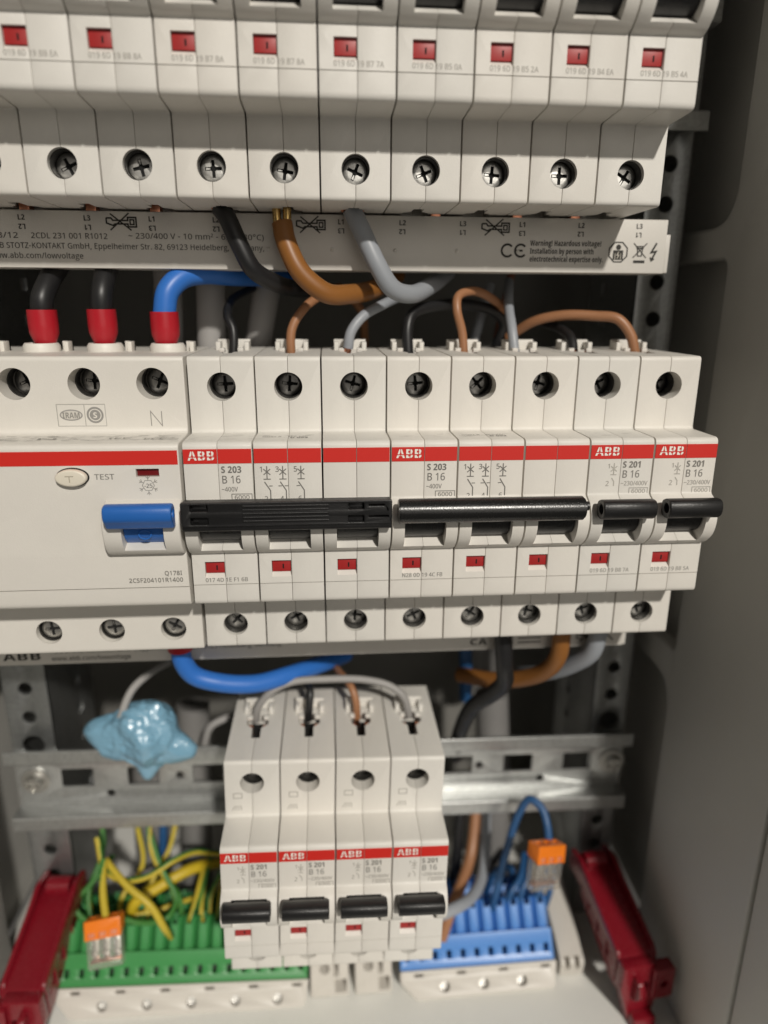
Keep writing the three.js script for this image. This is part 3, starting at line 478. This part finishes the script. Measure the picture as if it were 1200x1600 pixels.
W('tan brown wire arching over into the last breaker of the middle row', [[131.2, 41.2, -38], [129.6, 46.6, -38.5], [125.6, 51.3, -40], [119.6, 52.1, -43], [110.8, 52.2, -47], [103.2, 50.3, -52], [97, 45, -60]], M.pvcTan, 1.55, 3.5);
W('short black wire bent left in the S 201 breaker left of the last one', [[112.2, 41.6, -39.3], [112.3, 45.2, -42], [111.1, 47.9, -48], [109, 49.5, -58]], M.pvcBlack, 1.5, 3);
W('thin grey wire running down into the blue putty lump', [[-41.9, -99.7, -52], [-40.4, -89.7, -54], [-36.9, -81.1, -58], [-32.4, -78.1, -64], [-26.6, -78.2, -74]], M.sheath, 1.4);
W('dark grey wire bent behind the left bottom breaker', [[-14.9, -114, -70], [-11.5, -105.1, -70], [-4.1, -102.4, -72], [5.1, -105, -80]], M.sheath, 1.5);
W('grey jumper wire bridging the outer two of the four bottom breakers', [[9.9, -83.6, -39.6], [11.1, -77.4, -38.4], [16, -71.4, -38], [22.5, -69.4, -40], [34.6, -69.3, -41], [47.9, -70.1, -41], [56.8, -72.4, -40], [61.5, -76.4, -39], [63.4, -84.4, -39.6]], M.sheathLight = std([0.3, 0.29, 0.28], 0.5), 1.3);
W('black wire in the second bottom breaker from the left', [[27.9, -84.5, -39.8], [28.5, -78, -39.6], [28.7, -73.9, -42], [25.2, -75, -52], [21.1, -78.4, -66]], M.pvcBlack, 1.35);
W('tan brown wire in the third bottom breaker from the left', [[45, -84.3, -39.6], [44.6, -77, -39.4], [43, -73, -42], [39.2, -72.9, -52], [35.7, -76.6, -68]], M.pvcTan, 1.3, 3);

// ---------------------------------------------------------------- blue putty
{
  const g0 = new THREE.IcosahedronGeometry(1, 48), p = g0.attributes.position, v = V3(0, 0, 0);
  const bumps = [[0.05, -1, 0.3, 5.5, 26], [-1, 0.12, -0.15, 8, 13], [-0.75, -0.3, 0.2, 3, 16], [1, -0.3, 0.25, 6.5, 24], [0.85, -0.6, 0.4, 2.5, 24], [0.4, 0.9, 0.2, 2.6, 18], [-0.15, 0.8, 0.5, 1.6, 20], [0.2, 0.1, 1, 2, 9]].map((b) => [V3(b[0], b[1], b[2]).normalize(), b[3], b[4]]);
  const ridge = (x, y, z, f) => { const n = (a, b, k) => octs[1](((a * f + k) % 11) / 11, ((b * f + k * 2.3) % 11) / 11); return Math.abs((n(x + 5, y + 5, 0.7) + n(y + 5, z + 5, 2.1) + n(z + 5, x + 5, 4.4)) / 3 - 0.5) * 2; };
  for (let i = 0; i < p.count; i++) {
    v.fromBufferAttribute(p, i).normalize();
    let r = 12; for (const [d, h, k] of bumps) r += h * Math.exp(-k * (1 - v.dot(d)));
    r += 0.8 - 3 * ridge(v.x, v.y, v.z, 1.3) - 1.9 * ridge(v.y, v.z, v.x, 2.9) - 0.8 * ridge(v.z, v.x, v.y, 6.5);
    p.setXYZ(i, v.x * r * 1.1, v.y * r * 1.05, v.z * r * 0.85);
  }
  g0.deleteAttribute('normal'); g0.computeVertexNormals();
  const m = mesh('putty_lump', g0, M.putty, null, [-33.5, -98.5, -57], 1.2); tag(m, 'shiny crumpled pale blue putty lump dripping over the left of the slotted rail', 'putty');
}

// ---------------------------------------------------------------- earth and neutral terminal blocks on their carrier
const carrier = thing('terminal_carrier', 'off-white plastic carrier bar between and under the green and blue terminal blocks', 'carrier', [32, -206, -58]);
mesh('carrier_bar', box(-100, 100, 0.2, 10, -14, 2, 0.6), M.beige, carrier);
for (const [x0, x1] of [[-6, 9], [11.5, 26]]) {
  mesh('holder', cut(extrudeX([[2.2, 0.4, 0.5], [24, 0.4, 1], [20, 13, 1.4], [10, 21, 1], [2.2, 21, 0.5]], x0, x1, 0.4), box(x0 + 9, x0 + 11, 8, 25, 8, 40), cylZ((x0 + x1) / 2 - 2, 11, 12, 40, 2), box((x0 + x1) / 2 + 2, x1 - 1, 2, 7, 17, 40)), M.beige, carrier);
}
mesh('end_foot', cut(extrudeX([[-14, 0.2, 1], [22, 0.2, 1], [23, 8, 2], [14, 12, 2], [-8, 20, 2], [-14, 20, 1]], 94, 104, 0.6), box(96, 98, 4, 9, 18, 40), box(100, 102, 4, 9, 18, 40)), M.beige, carrier);

function terminalBlock(label, mat, n, pitch, at, rz, screws) {
  const o = thing('terminal_block', label, 'terminal block', at), w = n * pitch / 2;
  o.rotation.order = 'ZXY'; o.rotation.set(-0.6, 0, rz);
  const front = rect(-w, 0, w, 11.4, 0.4);
  for (let k = 0; k < n; k++) front.holes.push(rect(-w + (k + 0.5) * pitch - 0.85, 3, -w + (k + 0.5) * pitch + 0.85, 6, 0.6));
  mesh('front_strip', extrude(front, 5, 0.3).translate(0, 0, -5), mat, o);
  mesh('strip_core', box(-w + 0.6, w - 0.6, 0.5, 11, -14, -4.9), M.dark, o);
  const cell = fin(cut(merge(extrudeY([[-pitch / 2 + 0.15, -15], [pitch / 2 - 0.15, -15], [pitch / 2 - 0.15, -3.4], [pitch / 4, -1.6], [-pitch / 4, -1.6], [-pitch / 2 + 0.15, -3.4]], 11.3, 22.6, 0.12)), extrude(disc(0, -5.6, pitch * 0.33), 8, 0).rotateX(-Math.PI / 2).translate(0, 16, -11.2 + 0), box(-1.1, 1.1, 20, 26, -9, 2), extrudeX([[2, 23], [-3, 23], [2, 18]], -pitch, pitch, 0)));
  const rear = fin(cut(extrudeY([[-pitch / 2 + 0.15, -26], [pitch / 2 - 0.15, -26], [pitch / 2 - 0.15, -17.4], [pitch / 4, -15.3], [-pitch / 4, -15.3], [-pitch / 2 + 0.15, -17.4]], 11.3, 28, 0.12), box(-1.1, 1.1, 25, 32, -23, 2)));
  for (let k = 0; k < n; k++) { const x = -w + (k + 0.5) * pitch; mesh('terminal_cell', cell, mat, o, [x, 0, 0]); mesh('rear_cell', rear, mat, o, [x, 0, 0]); }
  const b = poly([[-w - 0.3, 0, 1], [w + 0.6, 0, 1], [w - 1, -9.6, 1.5], [-w + 6, -10.4, 1.5], [-w - 0.3, -4, 1]]);
  for (const x of screws) b.holes.push(disc(x, -6.2, 1.9));
  for (let x = -w + 7; x < w - 4; x += 3 * pitch) b.holes.push(rect(x - 1.7, -2.2, x + 1.7, -1.3, 0.2));
  mesh('base', extrude(b, 5, 0.4).translate(0, 0, -3.9), M.beige, o);
  mesh('base_core', box(-w + 8, w - 3, -9, -0.3, -12, -3.8), M.beige, o);
  screws.forEach((x, i) => mesh('base_screw', cut(cylZ(x, -6.2, -3.79, -2.3, 1.85), box(x - 2, x + 2, -6.55, -5.85, -3.2, 0).translate(0, 6.2, 0).rotateZ(0).translate(0, -6.2, 0), box(x - 0.3, x + 0.3, -8.2, -4.2, -3.2, 0)), M.steel, o));
  return o;
}
terminalBlock('green earth terminal block at the bottom left, full of yellow-green wires', M.greenBlock, 17, 5.58, [-22.6, -197.2, -37.5], -0.04, [-30, -13.4, 3.2, 19.8, 36]);
terminalBlock('blue neutral terminal block at the bottom right with blue wires', M.blueBlock, 11, 5.66, [92.6, -197.4, -36.5], 0.012, [-14, 1.6, 17]);

// yellow-green and blue wires into the blocks
function striped(label, path, r = 1.5, twist = 1) {
  r *= 0.78; const green = r > 1.2 ? 0.3 : 0.6;
  const p0 = path[0], o = thing('earth_wire', label, 'wire', p0, 'yellow-green earth wires'), rel = path.map((p) => [p[0] - p0[0], p[1] - p0[1], p[2] - p0[2]]);
  const g = new THREE.TubeGeometry(new THREE.CatmullRomCurve3(rel.map((p) => V3(...p)), false, 'centripetal'), 90, r, 20, false), uv = g.attributes.uv, col = new Float32Array(uv.count * 3);
  for (let i = 0; i < uv.count; i++) { const a = (uv.getY(i) * 1 + 0.35 * twist + uv.getX(i) * 0.5 * twist + 10) % 1; col.set(a < green ? [0.05, 0.19, 0.035] : [0.52, 0.4, 0.035], i * 3); }
  g.setAttribute('color', new THREE.BufferAttribute(col, 3)); g.scale(S, S, S); g.userData.done = true;
  mesh('insulation', g, M.twoTone, o);
  return o;
}
striped('yellow-green wire standing in the left orange connector', [[-52.3, -150, -52], [-51.3, -154, -46], [-49.9, -157.5, -41], [-46.3, -164, -32]], 1.75, 1.2);
striped('yellow-green wire arching right from above the left orange connector into the green block', [[-52.5, -152, -54], [-42.3, -157.6, -46], [-33.5, -163.3, -42], [-29.1, -172.8, -41], [-28.4, -184, -47]], 1.75, 1.3);
striped('yellow-green wire sagging across the top of the green block towards the right', [[-57.6, -148, -62], [-53.7, -158.8, -56], [-45.4, -160.2, -52], [-36.8, -159.3, -52], [-27.5, -156.1, -56], [-21.3, -158, -62], [-12, -168, -72]], 1.45, 0.4);
striped('yellow-green wire in a wide loop at the left behind the orange connector', [[-56, -166, -72], [-62, -171, -64], [-67.2, -174.9, -56], [-61, -179.5, -52], [-50.1, -175.6, -50], [-40, -177.4, -48], [-30, -176, -48], [-27.3, -173.6, -54], [-34.4, -162.8, -62], [-39.7, -153, -70]], 1.35, 0.5);
striped('thin yellow-green wire low behind the connector running right', [[-55.8, -188, -62], [-53.4, -182.8, -62], [-44.4, -177.3, -63], [-34, -173.4, -65], [-22, -178, -76]], 1.3, 0.7);
striped('yellow-green wire looping low between the grey sheathed cables', [[-46, -156, -76], [-43.8, -169.9, -70], [-51.2, -179.7, -63], [-49.8, -181.9, -57], [-38.5, -182.5, -58], [-24.1, -183.5, -64], [-12, -192, -76]], 1.35, 0.2);
striped('yellow-green wire standing in the green block, left of the three by the breakers', [[-22.4, -187, -53], [-22, -182.7, -53.5], [-20.8, -179.2, -58], [-18.5, -172, -72]], 1.35, 0.8);
striped('yellow-green wire standing in the green block, middle of the three by the breakers', [[-17.3, -187, -53], [-18, -182.5, -54], [-18.5, -178.2, -60], [-17, -172, -74]], 1.35, 1.5);
striped('yellow-green wire standing in the green block, nearest the left bottom breaker', [[-11.5, -187, -53], [-10.8, -181.4, -54], [-10.2, -176, -60], [-9, -170, -74]], 1.35, 0.6);
striped('green looking yellow-green wire hanging down behind the sagging wire', [[-40, -146, -74], [-38.5, -158, -66], [-33, -166, -60], [-27, -176, -58], [-26, -187, -54]], 1.4, 1.9);
striped('yellow-green wire curling low round the left end of the green block', [[-62, -150, -80], [-60, -164, -72], [-64, -176, -62], [-60, -188, -54]], 1.35, 0.9);
striped('yellow-green wire bending down into the green block behind the arching one', [[-30, -150, -84], [-33, -165, -74], [-40, -176, -62], [-39.5, -188, -54]], 1.3, 0.1);
striped('yellow-green wire running down close to the left bottom breaker', [[-4, -160, -84], [-9, -170, -70], [-15, -179, -60], [-14.6, -188, -54]], 1.3, 1.1);
tag(cable('thick_earth_wire', '', '', [[-47.3, -187, -58], [-44.4, -177.4, -58], [-35.3, -173, -61], [-24, -171, -67], [-12, -178, -78]], 2.3, std([0.55, 0.4, 0.02], 0.45)), 'thickest plain yellow wire behind the others over the green block', 'wire');
W('dark blue wire rising behind the yellow-green wires under the rail', [[-36, -150, -82], [-37, -162.7, -80], [-38.5, -185, -78]], M.pvcNavy, 1.8);
W('blue wire looping high from the blue block into the right orange connector', [[115.6, -141, -30.5], [116.9, -134, -39], [115.5, -129.1, -43], [111.9, -127.4, -46], [108.4, -135.7, -48], [104.3, -154.8, -48], [101.1, -172.2, -47], [101, -186, -51]], M.pvcNavy, 1.5);
W('short blue wire bent low behind the tall blue loop', [[101, -188, -62], [103.8, -172.8, -58], [109, -172.4, -60], [116.2, -188, -64]], M.pvcNavy, 1.4);
[[[107, -187, -52], [108.9, -178, -52], [113.6, -174.7, -56], [118, -172, -66]], [[112.6, -187, -52], [113.3, -178.4, -52], [116.9, -174, -56], [121, -171, -66]], [[118.3, -187, -52], [120.6, -179, -52], [124.8, -176.3, -56], [128, -172, -66]], [[123.6, -187, -52], [125.2, -179.4, -52], [127.2, -174.7, -56], [129, -170, -66]]].forEach((p, i) => W('short blue wire in the blue block, ' + ['nearest the tall blue loop', 'second to the right of the tall blue loop', 'third to the right of the tall blue loop', 'nearest the right end of the block'][i], p, M.pvcNavy, 1.35));
cable('cable', 'brown cable slanting down behind the right bottom breaker', 'cable', [[99, -140, -84], [97.8, -158.4, -75], [94.4, -171.4, -66], [88.5, -176.9, -56], [82.8, -180, -47], [78.5, -190, -43]], 2.4, M.pvcTan);
cable('cable', 'grey cable curving in to the right bottom breaker over the blue block', 'cable', [[103, -140, -84], [101.9, -160.1, -72], [98.4, -171.2, -58], [91.2, -171.1, -45], [83.1, -168.2, -37], [74, -167.8, -33]], 2.3, M.pvcGrey);
cable('cable', 'black cable dropping close behind the right bottom breaker', 'cable', [[93, -140, -80], [90.7, -159.1, -74], [89, -182.7, -70], [86, -203, -66]], 2.4, M.pvcBlack);

// splice connectors
function connector(label, at, rot) {
  const o = thing('splice_connector', label, 'connector', at); o.rotation.order = 'ZXY'; o.rotation.set(...rot); o.scale.setScalar(0.84);
  const w = 7.2;
  mesh('clear_body', extrudeX([[-3.3, 7, 0.8], [3.3, 7, 0.8], [2.9, -8.6, 1], [1.6, -10, 0.8], [-2.4, -10, 0.8], [-3.2, -8, 0.8]], -w, w, 0.5), M.clear, o);
  mesh('orange_cover', cut(extrudeX([[-3.8, 10, 0.6], [3.8, 10, 0.6], [3.9, 2.2, 0.5], [-3.9, 4, 0.5]], -w - 0.4, w + 0.4, 0.5), ...[-4.6, 0, 4.6].map((x) => box(x - 1.3, x + 1.3, 5, 14, -1.4, 1.4)), ...[-4.6, 0, 4.6].map((x) => box(x - 1.5, x + 1.5, 0, 5.2, 3.2, 6))), M.orange, o);
  for (const x of [-4.6, 0, 4.6]) mesh('contact_spring', merge(box(x - 1.3, x + 1.3, -6.5, 2, -1.6, -0.9, 0.1), box(x - 1.2, x + 1.2, -4.5, -3.6, -1.6, 1.6, 0.1), box(x - 0.8, x + 0.8, -1, 4, 0.4, 0.8, 0.1).rotateX(0.1)), M.steel, o);
  mesh('contact_bar', box(-6.4, 6.4, -7.6, -6.7, -1.8, 1.4, 0.1), M.copper, o);
  return o;
}
connector('clear and orange splice connector lying on the left of the green terminal block', [-47.4, -167.6, -31.5], [-0.5, 0.1, 0.13]);
connector('clear and orange splice connector hanging on the blue wire loop', [113.4, -142.6, -28.5], [-0.35, 0.35, -0.16]);

// red fastening clips
function clip(label, at, mirror, yaw) {
  const o = thing('fastening_clip', label, 'clip', at), m = mirror ? -1 : 1; o.rotation.y = yaw;
  const flip = (g) => { if (!mirror) return g; g = g.index ? g.toNonIndexed() : g; g.scale(-1, 1, 1); for (const a of Object.values(g.attributes)) { const k = a.itemSize; for (let i = 0; i < a.count; i += 3) for (let c = 0; c < k; c++) { const t = a.getComponent(i + 1, c); a.setComponent(i + 1, c, a.getComponent(i + 2, c)); a.setComponent(i + 2, c, t); } } return g; };
  mesh('arm', flip(extrudeX([[-42, 38, 2], [-30, 36, 2], [0, 27, 2], [4, 22, 2], [0, 19, 1.5], [-12, 22, 2], [-40, 30, 2]], -7, 7, 0.7)), M.clip, o);
  for (const d of [-1, 1]) mesh('rim', flip(extrudeX([[-43, 40, 1.5], [-34, 41.5, 2], [-24, 37, 2], [-2, 28.6, 1.5], [0, 25, 1], [-14, 27, 2], [-30, 30, 2], [-43, 31, 1.5]], d > 0 ? 6.2 : -8, d > 0 ? 8 : -6.2, 0.5)), M.clip, o);
  mesh('pivot', flip(cylX(37.6, -37, -4.4, 4.4, 3.6)), M.clip, o);
  for (let k = 0; k < 4; k++) mesh('stiffening_rib', flip(box(-7.6, -6.9, 14 + k * 3.2, 26.5 + k * 2.6, -4 - k * 8, -2.4 - k * 8, 0.25)), M.clip, o);
  mesh('side_skirt', flip(extrudeX([[-34, 30, 1], [2, 22, 1], [2, 12, 1], [-6, 10, 2], [-34, 24, 2]], -6.6, -5.4, 0.3)), M.clip, o);
  mesh('inner_lug', flip(extrudeX([[2, 24, 1], [8, 23, 2], [9, 17, 2], [5, 12, 1], [2, 14, 1]], -4, -1.6, 0.4)), M.clip, o);
  mesh('bracket', flip(cut(extrude(poly([[-8, 27, 1], [5, 27, 1], [8, 18, 1], [6, 6, 1], [4, 0.3, 1], [-4, 0.3, 1], [-6, 8, 1], [-8.4, 16, 1]]), 5, 0.6).translate(0, 0, -1), extrude(poly([[-2, 20, 1], [2.6, 19, 1], [2.2, 13.5, 1.6], [-2.2, 13, 1.2]]), 12, 0).translate(0, 0, -4))), M.clip, o);
  mesh('hook', flip(merge(extrude(hole(rect(3, 12, 12, 26, 1.4), disc(8, 18.5, 1.5)), 5, 0.6).translate(0, 0, 1), extrude(rect(-4, 0.4, 5, 6, 1), 6, 0.6).translate(0, 0, 2))), M.clip, o);
}
clip('dark red plastic clip leaning on the floor by the right cabinet wall', [149.5, -206, -20], false, 0.12);
clip('red plastic clip leaning on the floor by the left cabinet wall', [-75.5, -206, -23], true, -0.06);

renderer.render(scene, camera);
